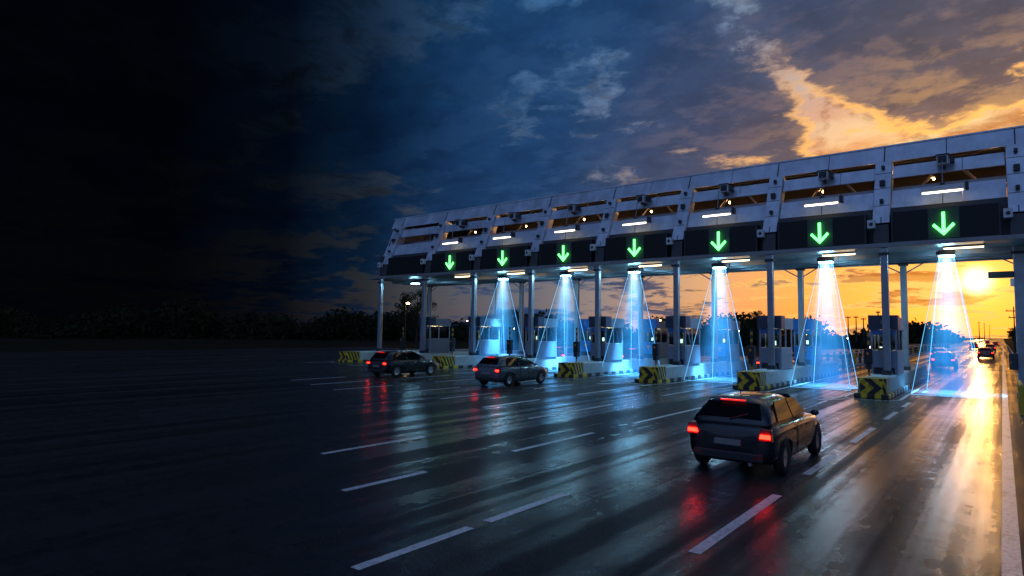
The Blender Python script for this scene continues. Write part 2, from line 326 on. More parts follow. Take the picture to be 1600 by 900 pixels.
# ------------------------------------------------------------------ mesh and object helpers
class MB:
    def __init__(s): s.bm = bmesh.new(); s.mats = []
    def mi(s, m):
        if m not in s.mats: s.mats.append(m)
        return s.mats.index(m)
    def poly(s, pts, faces, m):
        i = s.mi(m); vs = [s.bm.verts.new(p) for p in pts]
        for f in faces:
            try: fa = s.bm.faces.new([vs[k] for k in f]); fa.material_index = i
            except ValueError: pass
        return s
    def box(s, x0, x1, y0, y1, z0, z1, m):
        p = [(x, y, z) for z in (z0, z1) for y in (y0, y1) for x in (x0, x1)]
        return s.poly(p, [(0, 2, 3, 1), (4, 5, 7, 6), (0, 1, 5, 4), (2, 6, 7, 3), (0, 4, 6, 2), (1, 3, 7, 5)], m)
    def prism(s, prof, a0, a1, m, axis='x'):
        n = len(prof)
        mk = (lambda a, u, v: (a, u, v)) if axis == 'x' else ((lambda a, u, v: (u, a, v)) if axis == 'y' else (lambda a, u, v: (u, v, a)))
        p = [mk(a0, u, v) for u, v in prof]+[mk(a1, u, v) for u, v in prof]
        f = [tuple(range(n))[::-1], tuple(range(n, 2*n))]+[(i, (i+1) % n, n+(i+1) % n, n+i) for i in range(n)]
        return s.poly(p, f, m)
    def tube(s, a, b, r0, m, r1=None, n=10, cap=True):
        a, b = Vector(a), Vector(b); r1 = r0 if r1 is None else r1
        t = (b-a).normalized(); q = Vector((1, 0, 0)) if abs(t.x) < .8 else Vector((0, 1, 0))
        u = t.cross(q).normalized(); v = t.cross(u)
        p = [a+(u*math.cos(k*2*math.pi/n)+v*math.sin(k*2*math.pi/n))*r0 for k in range(n)]
        p += [b+(u*math.cos(k*2*math.pi/n)+v*math.sin(k*2*math.pi/n))*r1 for k in range(n)]
        f = [(k, (k+1) % n, n+(k+1) % n, n+k) for k in range(n)]
        if cap: f += [tuple(range(n))[::-1], tuple(range(n, 2*n))]
        return s.poly(p, f, m)
    def ball(s, c, r, m, n=8):
        i = s.mi(m); g_ = bmesh.ops.create_icosphere(s.bm, subdivisions=2, radius=1)
        for v in g_['verts']: v.co = Vector(c)+Vector((v.co.x*r[0], v.co.y*r[1], v.co.z*r[2])) if isinstance(r, tuple) else Vector(c)+v.co*r
        for f in {f for v in g_['verts'] for f in v.link_faces}: f.material_index = i
        return s
    def lathe(s, prof, c, m, n=24, axis='x'):
        p = []
        for k in range(n):
            a = k*2*math.pi/n
            for (r, h) in prof: p.append((c[0]+h, c[1]+r*math.cos(a), c[2]+r*math.sin(a)) if axis == 'x' else (c[0]+r*math.cos(a), c[1]+r*math.sin(a), c[2]+h))
        L = len(prof)
        return s.poly(p, [(k*L+j, k*L+j+1, ((k+1) % n)*L+j+1, ((k+1) % n)*L+j) for k in range(n) for j in range(L-1)], m)
    def build(s, name, parent=None, bevel=0., smooth=False, seg=2):
        if s.bm.faces: bmesh.ops.recalc_face_normals(s.bm, faces=s.bm.faces[:])
        if name in SPLIT:
            s.bm.faces.ensure_lookup_table(); seen = set(); comps = []
            for f in s.bm.faces:
                if f in seen: continue
                st, comp = [f], []; seen.add(f)
                while st:
                    q = st.pop(); comp.append(q)
                    for v in q.verts:
                        for h in v.link_faces:
                            if h not in seen: seen.add(h); st.append(h)
                comps.append(comp)
            if len(comps) > 1:
                out = None
                for comp in comps:
                    m_ = MB(); m_.mats = list(s.mats)
                    mp = {}
                    for f in comp:
                        vs = []
                        for v in f.verts:
                            if v not in mp: mp[v] = m_.bm.verts.new(v.co)
                            vs.append(mp[v])
                        m_.bm.faces.new(vs).material_index = f.material_index
                    used = sorted({f.material_index for f in m_.bm.faces})
                    o = m_.build_one(name, parent, bevel, smooth, seg); out = out or o
                return out
        return s.build_one(name, parent, bevel, smooth, seg)
    def build_one(s, name, parent=None, bevel=0., smooth=False, seg=2):
        me = bpy.data.meshes.new(name); s.bm.to_mesh(me); s.bm.free()
        for q in s.mats: me.materials.append(MAT[q])
        o = bpy.data.objects.new(name, me); COL.objects.link(o); o.parent = parent
        if smooth:
            for p in me.polygons: p.use_smooth = True
        if bevel:
            b = o.modifiers.new('bevel', 'BEVEL'); b.width = bevel; b.segments = seg; b.limit_method = 'ANGLE'; b.angle_limit = R(40)
        return o
SPLIT = {'screen', 'window', 'window_frame', 'post_collar', 'side_panel', 'front_panel', 'slat', 'bracket', 'soffit_beam', 'upright', 'head_box', 'back_wall', 'end_panel', 'monitor', 'housing'}
def tag(o, label=None, cat=None, group=None, kind=None):
    if label: o['label'] = label
    if cat: o['category'] = cat
    if group: o['group'] = group
    if kind: o['kind'] = kind
    return o
def thing(name, label, cat, loc=(0, 0, 0), rz=0, group=None):
    o = bpy.data.objects.new(name, None); COL.objects.link(o); o.location = loc; o.rotation_euler = (0, 0, rz)
    o.empty_display_size = .3
    return tag(o, label, cat, group)
def dup(root, loc, label, rz=None, sc=None):
    c = root.copy(); COL.objects.link(c); c.location = loc; c['label'] = label
    if rz is not None: c.rotation_euler = (0, 0, rz)
    if sc is not None: c.scale = (sc, sc, sc)
    for ch in root.children:
        k = ch.copy(); COL.objects.link(k); k.parent = c
        for gch in ch.children:
            q = gch.copy(); COL.objects.link(q); q.parent = k
    return c
def lamp_under(o, typ, loc, energy, color, **kw):
    l = bpy.data.lights.new('lamp_light', typ); l.energy = energy; l.color = color
    for k, v in kw.items(): setattr(l, k, v)
    q = bpy.data.objects.new('lamp_light', l); COL.objects.link(q); q.parent = o; q.location = loc; return q

# ------------------------------------------------------------------ setting: ground, road, markings
b = MB(); b.poly([(-3000, -400, -.004), (3000, -400, -.004), (3000, 4000, -.004), (-3000, 4000, -.004)], [(0, 1, 2, 3)], 'dry_ground')
tag(b.build('ground'), kind='structure')
b = MB()
b.poly([(-75, -30, .004), (1.1, -30, .004), (1.1, 62, .004), (1.1, 2500, .004), (-10.2, 2500, .004), (-10.2, 90, .004), (-46, 62, .004), (-75, 62, .004)], [(0, 1, 2, 3, 4, 5, 6, 7)], 'wet_asphalt')
b.poly([(-26, 96, .004), (-14, 93, .004), (-14, 2500, .004), (-26, 2500, .004)], [(0, 1, 2, 3)], 'wet_asphalt')
tag(b.build('road'), kind='structure')
PITCH_X = 5.3
def lane_x(k): return -2.0-PITCH_X*(k-1)
def isl_x(k): return -4.55-PITCH_X*(k-1)
mk = MB(); ZM = .008
def stripe(x0, y0, x1, y1, wd):
    dv = Vector((x1-x0, y1-y0)); nv = Vector((-dv.y, dv.x)).normalized()*wd/2
    mk.poly([(x0+nv.x, y0+nv.y, ZM), (x1+nv.x, y1+nv.y, ZM), (x1-nv.x, y1-nv.y, ZM), (x0-nv.x, y0-nv.y, ZM)], [(0, 1, 2, 3)], 'road_paint')
stripe(0.0, -5, 0.0, 1500, .19)
for y0, y1 in [(7.6, 11.2), (13.2, 15.8), (17.9, 21.2), (23.6, 26.2), (28.2, 30.3), (33, 34.2), (36, 37.2), (39, 40.5), (43, 45)]: stripe(-3.07, y0, -3.07, y1, .16)
for y0, y1 in [(4.6, 6.55), (6.9, 8.9), (21.5, 25.0), (27, 28.6)]: stripe(-5.82, y0, -5.82, y1, .15)
for y0, y1 in [(6.6, 8.5), (11.2, 14.7), (17.0, 22.8), (26.0, 29.5)]: stripe(-8.72, y0, -8.72, y1, .15)
for y0, y1 in [(8.2, 11.2), (15.7, 20.9), (25.4, 29.2)]: stripe(-11.6, y0, -11.6, y1, .15)
for i in range(6):
    x = -14.5-2.9*i
    for j in range(2, 5): stripe(x, 4.5+6.2*j+.8*(i % 3), x, 7.9+6.2*j+.8*(i % 3), .15)
for j in range(60): stripe(-3.6, 62+9*j, -3.6, 65+9*j, .14); stripe(-6.9, 62+9*j, -6.9, 65+9*j, .14)
stripe(-10, 92, -10, 1500, .13); stripe(-14.2, 95, -14.2, 1500, .13)
for k in range(1, 9):                                  # painted loop round each island nose
    c = isl_x(k); pts = []
    for j in range(13):
        a = math.pi+math.pi*j/12; pts.append((c+1.05*math.cos(a), 31.3+1.0*math.sin(a)))
    pts = [(c-1.05, 51)]+pts+[(c+1.05, 51)]
    if k == 0: pts = [(q[0]+.2, q[1]) for q in pts[:8]]
    for p, q in zip(pts, pts[1:]): stripe(p[0], p[1], q[0], q[1], .13)
    stripe(c-1.05, 31.3, c-1.6, 28.6, .12); stripe(c-1.6, 28.6, c-.5, 30.45, .12)
tag(mk.build('road_markings'), kind='structure')

# ------------------------------------------------------------------ toll canopy
XL, XR = -43.0, 3.4
def ty(z): return 35.4+(z-8.3)*.46
can = thing('toll_canopy', 'long silver toll plaza canopy with slatted sloping front on tall steel posts', 'canopy', (0, 35, 0))
OY = 35.0
def P(prof): return [(y-OY, z) for y, z in prof]
def slat(z0, z1, depth): return P([(ty(z0), z0), (ty(z1), z1), (ty(z1)+depth, z1), (ty(z0)+depth, z0)])
def bays():
    k = 0; x1 = XR
    xs = sorted([XL, XR]+[isl_x(k) for k in range(0, 9) if XL+.5 < isl_x(k) < XR-.5], reverse=True)
    return [(xs[i+1], xs[i]) for i in range(len(xs)-1)]
BAYS = bays()
b = MB()
for a, c in BAYS:
    mid = (a+c)/2
    for q0, q1 in ((a+.012, mid-.012), (mid+.012, c-.012)): b.prism(slat(11.72, 12.62, .10), q0, q1, 'cladding')
b.build('front_panel', can, .012)
b = MB(); b.prism(P([(ty(11.74)+.11, 11.74), (ty(12.6)+.11, 12.6), (ty(12.6)+.4, 12.6), (ty(11.74)+.4, 11.74)]), XL, XR, 'seam'); b.build('panel_backing', can)
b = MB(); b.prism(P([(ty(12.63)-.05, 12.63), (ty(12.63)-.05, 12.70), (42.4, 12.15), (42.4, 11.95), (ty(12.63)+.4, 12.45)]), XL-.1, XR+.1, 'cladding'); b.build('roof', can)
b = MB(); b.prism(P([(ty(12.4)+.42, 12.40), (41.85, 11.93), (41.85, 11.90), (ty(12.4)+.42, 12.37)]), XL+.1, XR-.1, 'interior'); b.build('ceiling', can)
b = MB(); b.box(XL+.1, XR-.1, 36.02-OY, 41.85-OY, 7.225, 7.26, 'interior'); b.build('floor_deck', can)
for z0, z1 in ((10.74, 11.42), (9.08, 10.02)):
    b = MB()
    for a, c in BAYS:
        q = a+(c-a)*.62
        b.prism(slat(z0, z1, .20), a+.40, q-.008, 'cladding'); b.prism(slat(z0, z1, .20), q+.008, c-.40, 'cladding')
    b.build('slat', can, .01)
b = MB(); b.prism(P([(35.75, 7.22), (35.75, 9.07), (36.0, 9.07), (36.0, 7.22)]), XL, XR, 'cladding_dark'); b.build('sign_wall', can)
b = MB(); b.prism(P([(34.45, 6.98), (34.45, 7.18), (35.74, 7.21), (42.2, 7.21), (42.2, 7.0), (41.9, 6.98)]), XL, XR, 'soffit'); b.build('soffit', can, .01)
b = MB()      # back wall with an opening in the two right-hand bays
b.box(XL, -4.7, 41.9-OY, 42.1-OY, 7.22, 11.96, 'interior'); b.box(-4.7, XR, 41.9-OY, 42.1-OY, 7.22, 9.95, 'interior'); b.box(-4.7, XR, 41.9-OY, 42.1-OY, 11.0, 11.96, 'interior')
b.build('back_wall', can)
b = MB()
for x in (XL-.02, XR+.02): b.prism(P([(36.05, 7.23), (36.2, 9.0), (37.5, 12.3), (41.8, 11.8), (41.8, 7.23)]), x-.05, x+.05, 'cladding')
b.build('end_panel', can)
b = MB()
for i in range(4):
    y = 37.2+i*1.25-OY
    b.box(XL+.1, XR-.1, y-.09, y+.09, 6.74, 6.975, 'steel')
b.build('soffit_beam', can)
for a, c in BAYS:
    for q0, q1 in ((a+.3, (a+c)/2), (c-.3, (a+c)/2)):
        b = MB(); b.tube((q0, 38.2-OY, 9.0), (q1, 38.2-OY, 11.9), .07, 'steel'); b.build('truss_diagonal', can)
for yy, zz in ((38.2, 8.95), (38.2, 11.95), (39.8, 10.4), (37.4, 10.3)):
    b = MB(); b.box(XL+.1, XR-.1, yy-.08-OY, yy+.08-OY, zz-.1, zz+.1, 'steel'); b.build('truss_chord', can)
for k in range(0, 9):
    x = isl_x(k)
    if x-.4 < XL: continue
    b = MB(); z0, z1 = 8.28, 11.70; f = -.22
    b.prism(P([(ty(z0)+f, z0), (ty(z1)+f, z1), (ty(z1)+.5, z1), (ty(z0)+.6, z0-.0)]), x-.37, x+.37, 'cladding')
    col = b.build('column', can, .015)
    b = MB()
    b.prism(P([(ty(z0)+f-.006, z0+.02), (ty(12.6)+f+.2, 12.6), (ty(12.6)+f+.22, 12.6), (ty(z0)+f+.004, z0+.02)]), x-.022, x+.022, 'seam')
    for zz in (9.2, 10.15, 11.0): b.prism(P([(ty(zz)+f-.005, zz), (ty(zz+.03)+f-.005, zz+.03), (ty(zz+.03)+f+.01, zz+.03), (ty(zz)+f+.01, zz)]), x-.36, x+.36, 'seam')
    b.build('joint', col)
    for zz, s in ((10.45, .15), (9.45, .10), (11.35, .09)):
        b = MB(); y = ty(zz)+f-OY; b.box(x-s*.8, x+s*.8, y-.2, y+.01, zz-s, zz+s, 'black'); b.tube((x, y-.06, zz-s-.25), (x, y-.06, zz-s), .02, 'black')
        b.build('loudspeaker', col, .02)
    b = MB(); y = 35.35-OY
    b.prism([(y-.28, 7.22), (y-.16, 8.2), (y+.38, 8.2), (y+.38, 7.22)], x-.33, x+.33, 'cladding_dark'); b.build('bracket', can, .02)
    b = MB(); b.box(x-.55, x-.22, y-.52, y-.2, 8.0, 8.42, 'white_paint'); b.tube((x-.38, y-.54, 8.2), (x-.38, y-.5, 8.2), .09, 'black'); b.build('junction_box', col, .02)
    for yy, wd, ox in ((34.68 if k else 37.2, .15 if k else .25, .17 if k else 0), (40.3, .15, .35)):
        b = MB(); xs = x; x = x+ox
        zb = .86 if k > 0 else .01
        b.box(x-wd, x+wd, yy-wd-OY, yy+wd-OY, zb, 6.98, 'steel'); po = b.build('post', can, .03)
        b = MB(); b.box(x-wd-.08, x+wd+.08, yy-wd-.08-OY, yy+wd+.08-OY, 6.6, 6.73, 'steel_dark')
        b.box(x-wd-.06, x+wd+.06, yy-wd-.06-OY, yy+wd+.06-OY, zb+.003, zb+.22, 'steel_dark'); b.build('post_collar', po, .015); x = xs
    for sgn in (-1, 1):
        b = MB(); b.tube((x+.35+sgn*.12, 40.3-OY, 6.2), (x+.35+sgn*1.4, 40.3-OY, 6.98), .035, 'steel'); b.build('brace', can)

ORD = ['rightmost', 'second from right', 'third from right', 'fourth from right', 'fifth from right', 'sixth from right', 'seventh from right', 'leftmost dark']
# lane signals
sg = thing('lane_signal', 'wide black overhead sign with glowing green down arrow, rightmost lane', 'lane signal', (lane_x(1), 35.3, 7.25), 0, 'lane signals under the canopy front')
b = MB(); b.box(-2.12, 2.12, -.15, .35, 0, 1.55, 'steel_dark'); b.build('housing', sg, .02)
b = MB(); b.box(-2.04, -.62, -.165, -.151, .06, 1.49, 'screen'); b.box(.62, 2.04, -.165, -.151, .06, 1.49, 'screen'); b.build('screen', sg)
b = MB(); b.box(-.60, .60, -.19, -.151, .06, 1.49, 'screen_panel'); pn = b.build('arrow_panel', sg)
b = MB(); b.box(-.065, .065, -.30, -.25, .30, 1.28, 'arrow')
for s in (-1, 1): b.prism([(0, .18), (s*.44, .66), (s*.36, .76), (0, .36)], -.30, -.25, 'arrow', 'y')
ar = b.build('arrow', sg)
for k in range(2, 8): dup(sg, (lane_x(k), 35.3, 7.25), 'wide black overhead sign with glowing green down arrow, lane %s' % ORD[k-1])
off = thing('lane_signal', 'switched off black overhead sign past the leftmost green arrow', 'lane signal', (lane_x(8), 35.3, 7.25), 0, 'lane signals under the canopy front')
b = MB(); b.box(-2.12, 2.12, -.15, .35, 0, 1.55, 'steel_dark'); b.build('housing', off, .02)
b = MB(); b.box(-2.04, 2.04, -.165, -.151, .06, 1.49, 'screen'); b.build('screen', off)

# traffic cameras on the middle slat
cz = 11.25
tcam = thing('traffic_camera', 'boxy traffic camera on the canopy front, rightmost of the row', 'camera', (lane_x(1), ty(11.1)-.1, cz), 0, 'traffic cameras along the canopy front')
b = MB(); b.box(-.26, .22, -.62, .0, -.22, .22, 'white_paint'); b.box(-.30, .26, -.70, .04, .22, .26, 'steel_dark'); hb = b.build('housing', tcam, .03)
b = MB(); b.box(-.20, .16, -.645, -.622, -.17, .17, 'black'); b.tube((-.02, -.70, 0), (-.02, -.646, 0), .12, 'black', n=16); b.build('lens', tcam, .01)
b = MB(); b.box(-.08, .08, -.4, .12, -.34, -.23, 'steel_dark'); b.box(.27, .45, -.45, .02, -.14, .12, 'black'); b.build('bracket', tcam, .01)
for k in range(2, 8): dup(tcam, (lane_x(k)-.05*(k % 2), ty(11.1)-.1, cz), 'boxy traffic camera on the canopy front, above green arrow %s' % ORD[k-1], rz=(.12, -.1, .05)[k % 3])
# hanging tube lights
lum = thing('hanging_light', 'lit tube light hanging on a rod above the rightmost green arrow', 'tube light', (lane_x(1), 35.2, 9.55), 0, 'tube lights above the lane signals')
b = MB(); b.box(-.85, .85, -.17, .17, -.02, .26, 'white_paint'); b.box(.86, 1.0, -.2, .2, -.05, .32, 'steel_dark'); b.build('housing', lum, .03)
b = MB(); b.tube((-.80, -.15, -.06), (.78, -.15, -.06), .04, 'tube'); b.build('tube', lum)
b = MB(); b.tube((0, .0, .26), (0, .25, 1.5), .025, 'steel'); b.tube((0, -.1, -.65), (0, -.05, -.02), .018, 'steel_dark'); b.box(-.1, .1, -.1, .1, .26, .38, 'black'); b.build('rod', lum)
for k in range(2, 8): dup(lum, (lane_x(k)+.1*((k % 3)-1), 35.2, 9.55), 'lit tube light hanging on a rod above green arrow %s' % ORD[k-1])
# soffit tube lights
st = thing('soffit_light', 'warm tube light under the canopy edge in the rightmost lane', 'tube light', (lane_x(1)+.7, 35.7, 6.9), 0, 'warm tube lights under the canopy edge')
b = MB(); b.box(-.8, .8, -.10, .10, .0, .078, 'white_paint'); b.build('housing', st, .01)
b = MB(); b.tube((-.75, 0, -.02), (.75, 0, -.02), .04, 'tube_warm'); b.build('tube', st)
for k in range(2, 8): dup(st, (lane_x(k)+.75, 35.7, 6.9), 'warm tube light under the canopy edge, lane %s' % ORD[k-1])
st2 = thing('soffit_light', 'small tube light at the rear of the canopy underside, rightmost lane', 'tube light', (lane_x(1)+1.5, 41.3, 6.88), 0, 'small tube lights at the rear of the canopy underside')
b = MB(); b.box(-.6, .6, -.1, .1, .0, .098, 'white_paint'); b.build('housing', st2, .01)
b = MB(); b.tube((-.55, 0, -.03), (.55, 0, -.03), .045, 'tube_warm'); b.build('tube', st2)
for k in range(2, 8): dup(st2, (lane_x(k)+1.5, 41.3, 6.88), 'small tube light at the rear of the canopy underside, lane %s' % ORD[k-1])
# warm bulbs behind the slats
bl = thing('bulkhead_lamp', 'small warm bulb glowing inside the slatted canopy front', 'lamp', (isl_x(1)+.75, 37.6, 11.3), 0, 'warm bulbs inside the canopy front')
b = MB(); b.ball((0, 0, 0), .055, 'bulb'); b.build('bulb', bl, smooth=True)
b = MB(); b.tube((0, 0, .08), (0, 0, .2), .1, 'steel_dark', n=12); b.build('holder', bl)
LB = bl['label']
for k in range(0, 8):
    if k != 1: dup(bl, (isl_x(k)+.75, 37.6, 11.3), LB)
    dup(bl, (isl_x(k)+2.0, 38.6, 10.9), LB); dup(bl, (isl_x(k)+4.4, 37.8, 11.25), LB)
    dup(bl, (isl_x(k)+3.4, 38.0, 9.9), LB)

# lane scanners and their light beams
def scan_x(k): return lane_x(k)-(0, 0, 0, .45, .70, .68, 1.0, 1.0, 1.0)[k]
sc_ = thing('lane_scanner', 'blue lit scanner head under the canopy over the rightmost lane', 'scanner', (lane_x(1), 36.4, 6.62), 0, 'lane scanners under the canopy')
b = MB(); b.box(-.34, .34, -.22, .22, 0, .26, 'steel_dark'); b.box(-.42, -.35, -.16, .16, .03, .22, 'black'); b.build('housing', sc_, .02)
b = MB(); b.box(.46, .60, -.08, .08, -.02, .36, 'steel'); b.box(-.06, .06, -.06, .06, .26, .36, 'steel'); b.build('bracket', sc_)
b = MB(); b.box(-.31, .31, -.20, .20, -.05, -.001, 'lens_light'); b.build('lens', sc_)
beam = thing('light_beam', 'pale blue fan of scanning light under the rightmost lane, against the sunset', 'light beam', (lane_x(1), 36.4, .02), 0, 'scanning light beams over the lanes')
TOPZ = 6.54
top = [(-.29, -.18), (.29, -.18), (.29, .18), (-.29, .18)]; bot = [(-1.42, -1.9), (1.36, -1.9), (1.1, 1.7), (-1.1, 1.7)]
b = MB(); b.poly([(x, y, 0.0) for x, y in bot]+[(x, y, TOPZ) for x, y in top], [(3, 2, 1, 0), (4, 5, 6, 7)]+[(i, (i+1) % 4, 4+(i+1) % 4, 4+i) for i in range(4)], 'beam_light'); b.build('beam_glow', beam)
for i in range(4):
    b = MB(); b.tube((bot[i][0], bot[i][1], 0), (top[i][0], top[i][1], TOPZ), .014, 'beam_line', .010, n=6); b.build('beam_edge', beam)
b = MB(); b.tube((bot[0][0], bot[0][1], 0.01), (bot[1][0], bot[1][1], 0.01), .012, 'beam_line', n=6); b.build('beam_edge', beam)
WHERE = ['', 'second lane from the right', 'third lane from the right', 'fourth lane from the right', 'fifth lane from the right', 'sixth lane from the right, the leftmost bright one']
def spot(x):
    l = bpy.data.lights.new('scanner_light', 'SPOT'); l.energy = 45000; l.color = (.10, .48, 1.); l.spot_size = R(38); l.spot_blend = .7; l.shadow_soft_size = .2
    q = bpy.data.objects.new('scanner_light', l); COL.objects.link(q); q.location = (x, 36.4, 6.5); q.rotation_euler = (R(6), 0, 0); return q
spot(lane_x(1))
for k in range(2, 7):
    dup(sc_, (scan_x(k), 36.4, 6.62), 'blue lit scanner head under the canopy, lane %s' % ORD[k-1])
    dup(beam, (scan_x(k), 36.4, .02), 'blue fan of scanning light over the %s' % WHERE[k-1]); spot(scan_x(k))
x8 = lane_x(8)
dup(sc_, (x8, 36.4, 6.62), 'scanner head under the dark left end of the canopy')
dim = beam.copy(); COL.objects.link(dim); dim.location = (x8, 36.4, .02); dim['label'] = 'faint blue light beam in the dark at the left end of the canopy'
m2 = MAT['beam_light'].copy(); m2.name = 'beam_light_faint'
for n in m2.node_tree.nodes:
    if n.type == 'EMISSION':
        lk = n.inputs[1].links[0].from_socket
        q = m2.node_tree.nodes.new('ShaderNodeMath'); q.operation = 'MULTIPLY'; q.inputs[1].default_value = .18
        m2.node_tree.links.new(lk, q.inputs[0]); m2.node_tree.links.new(q.outputs[0], n.inputs[1])
for ch in beam.children[:1]:
    q = ch.copy(); q.data = ch.data.copy(); q.data.materials[0] = m2; COL.objects.link(q); q.parent = dim

# ------------------------------------------------------------------ islands
isl = thing('toll_island', 'concrete toll island with yellow and black chevron nose, nearest and rightmost', 'toll island', (isl_x(1), 31.3, 0), 0, 'toll islands between the lanes')
b = MB()
b.prism([(-.55, 0), (-.42, -.22), (.42, -.22), (.55, 0), (.55, 1.05), (-.55, 1.05)], .2, .86, 'chevron_side', 'z')
b.poly([(-.425, -.2215, .2), (.425, -.2215, .2), (.425, -.2215, .86), (-.425, -.2215, .86)], [(0, 1, 2, 3)], 'chevron_front')
b.build('nose', isl)
b = MB(); b.prism([(-.53, 0.01), (-.53, .80), (-.46, .86), (.46, .86), (.53, .80), (.53, 0.01)], 1.055, 18.6, 'concrete', 'y')
b.build('barrier', isl)
b = MB()
def kblock(x0, x1, y0, y1, m): b.box(x0, x1, y0, y1, .01, .20, m)
for i in range(5): kblock(-.66+.264*i, -.66+.264*(i+1)-.01, -.34, -.225, 'kerb_black' if i % 2 == 0 else 'kerb_yellow')
for s in (-1, 1):
    for i in range(38):
        y = -.2+.5*i; m = ('kerb_black' if i % 2 else ('kerb_yellow' if i < 3 else 'kerb_white'))
        kblock(min(s*.553, s*.68), max(s*.553, s*.68), y, y+.49, m)
b.build('kerb', isl, .02)
ISL = ['', 'second from the right', 'third from the right', 'fourth from the right', 'fifth from the right', 'sixth from the right', 'in the dark, far left', 'at the dark canopy end']
for k in range(2, 9): dup(isl, (isl_x(k), 31.3, 0), 'concrete toll island with yellow and black chevron nose, %s' % ISL[k-1])

# booths
def make_booth(label, group, head='booth_head'):
    t = thing('toll_booth', label, 'toll booth', (0, 0, 0), 0, group)
    W2, D = .56, 2.3
    b = MB(); b.box(-W2, W2, 0, D, 0, 1.15, 'booth_grey'); b.box(-W2+.12, W2-.12, -.012, -.001, .02, .32, 'black'); b.build('lower_panel', t, .015)
    b = MB(); b.box(W2+.001, W2+.015, .1, D-.1, .05, 1.12, 'booth_side'); b.box(-W2-.015, -W2-.001, .1, D-.1, .05, 1.12, 'booth_side'); b.build('side_panel', t, .004)
    b = MB()
    for (x, y) in [(-W2, 0), (W2-.08, 0), (-W2, D-.08), (W2-.08, D-.08), (W2-.06, 1.0), (-W2, 1.0)]: b.box(x, x+.08 if y != 1.0 else x+.06, y, y+.08, 1.152, 2.15, 'booth_grey')
    b.build('window_frame', t)
    b = MB()
    b.box(-W2+.085, W2-.085, .03, .04, 1.155, 1.9, 'glass'); b.box(-W2+.03, -W2+.04, .09, D-.09, 1.155, 2.145, 'glass'); b.box(W2-.04, W2-.03, .09, D-.09, 1.155, 2.145, 'glass')
    b.box(-W2+.085, W2-.085, D-.04, D-.03, 1.155, 2.145, 'glass'); b.build('window', t)
    b = MB(); b.box(-W2+.083, W2-.083, -.004, .06, 1.905, 2.148, 'booth_blue'); b.build('blue_band', t)
    b = MB(); b.box(-W2-.07, W2+.07, -.10, .62, 2.152, 2.86, head); b.box(-W2-.05, W2+.05, .622, D+.08, 2.152, 2.76, 'booth_side'); b.build('head_box', t, .02)
    b = MB(); b.tube((-.05, -.105, 2.50), (-.05, -.101, 2.50), .06, 'plate', n=10); b.box(-.08, -.02, -.106, -.101, 2.5, 2.63, 'plate'); b.build('emblem', t)
    b = MB(); b.box(-.28, .30, .30, .55, 1.152, 1.22, 'steel_dark'); b.box(.06, .20, .45, .48, 1.27, 1.50, 'monitor'); b.box(.11, .15, .47, .49, 1.22, 1.27, 'black'); b.build('monitor', t)
    b = MB(); b.box(-.25, .25, .5, 1.7, 2.10, 2.148, 'booth_lamp'); b.build('ceiling_lamp', t)
    b = MB(); b.tube((.1, .2, 2.86), (.1, .2, 3.12), .012, 'black'); b.tube((.1, .2, 2.86), (.1, .2, 2.93), .04, 'black'); b.build('aerial', t)
    b = MB(); b.box(-.10, .16, -.05, -.001, .80, .92, 'orange'); b.box(-.02, .05, -.045, -.001, .62, .80, 'orange'); b.build('card_reader', t, .01)
    return t
fb = make_booth('narrow grey toll booth with dark head box on the rightmost island', 'toll booths near the island noses')
fb.location = (isl_x(1), 35.0, .86)
for k in range(2, 8): dup(fb, (isl_x(k), 35.0, .86), 'narrow grey toll booth with dark head box, front of island %s' % ISL[k-1].split(',')[0])
rb = make_booth('blue toll booth seen through the beam, rear of the second island from the right', 'toll booths at the rear of the islands', 'booth_blue')
rb.location = (isl_x(2), 42.2, .86)
for ch in rb.children:
    if ch.name.startswith('lower_panel'):
        ch.data = ch.data.copy(); ch.data.materials[0] = MAT['booth_blue']
for k in range(3, 8): dup(rb, (isl_x(k), 42.2, .86), 'blue toll booth at the rear of the island %s' % ISL[k-1].split(',')[0])

# striped signal posts on the noses
sp = thing('signal_post', 'striped post with black signal box on the rightmost island nose', 'signal post', (isl_x(1)-.35, 33.0, .86), 0, 'striped signal posts on the islands')
b = MB(); b.tube((0, 0, 0), (0, 0, 2.1), .055, 'striped_pole'); b.build('pole', sp)
b = MB(); b.box(-.17, .17, -.15, .15, .55, 1.25, 'black'); b.box(-.11, .11, -.19, .19, .3, .55, 'black'); b.build('signal_box', sp, .03)
b = MB(); b.ball((-.02, -.16, 1.02), (.07, .03, .07), 'orange'); b.build('lens', sp, smooth=True)
for k in range(2, 8): dup(sp, (isl_x(k)-.35, 33.0, .86), 'striped post with black signal box on island nose %s' % ISL[k-1].split(',')[0])

# right-hand shoulder: yellow crash rail, guard rail, utility box
cr = thing('crash_rail', 'yellow tubular crash rail at the right roadside', 'crash rail', (.47, 28.6, 0))
for y in (0, 1.6, 3.2):
    b = MB(); b.tube((0, y, 0), (0, y, 1.0), .07, 'yellow'); b.build('upright', cr, smooth=False)
for z in (.55, 1.0):
    b = MB(); b.tube((0, -.05, z), (0, 3.25, z), .06, 'yellow'); b.build('rail', cr)
ub = thing('control_box', 'black control box on the right canopy post', 'control box', (.36, 36.75, 1.25))
b = MB(); b.box(-.16, .16, -.12, .12, 0, .75, 'black'); b.build('casing', ub, .03)
b = MB(); b.box(-.13, .13, -.135, -.121, .05, .7, 'steel_dark'); b.box(-.12, -.05, -.15, -.136, .3, .36, 'orange'); b.build('door', ub)
wc = thing('wall_camera', 'dark camera on a bracket on the right canopy post', 'camera', (.30, 37.0, 5.5))
b = MB(); b.box(-.75, .2, -.15, .15, 0, .30, 'steel_dark'); b.build('housing', wc, .03)
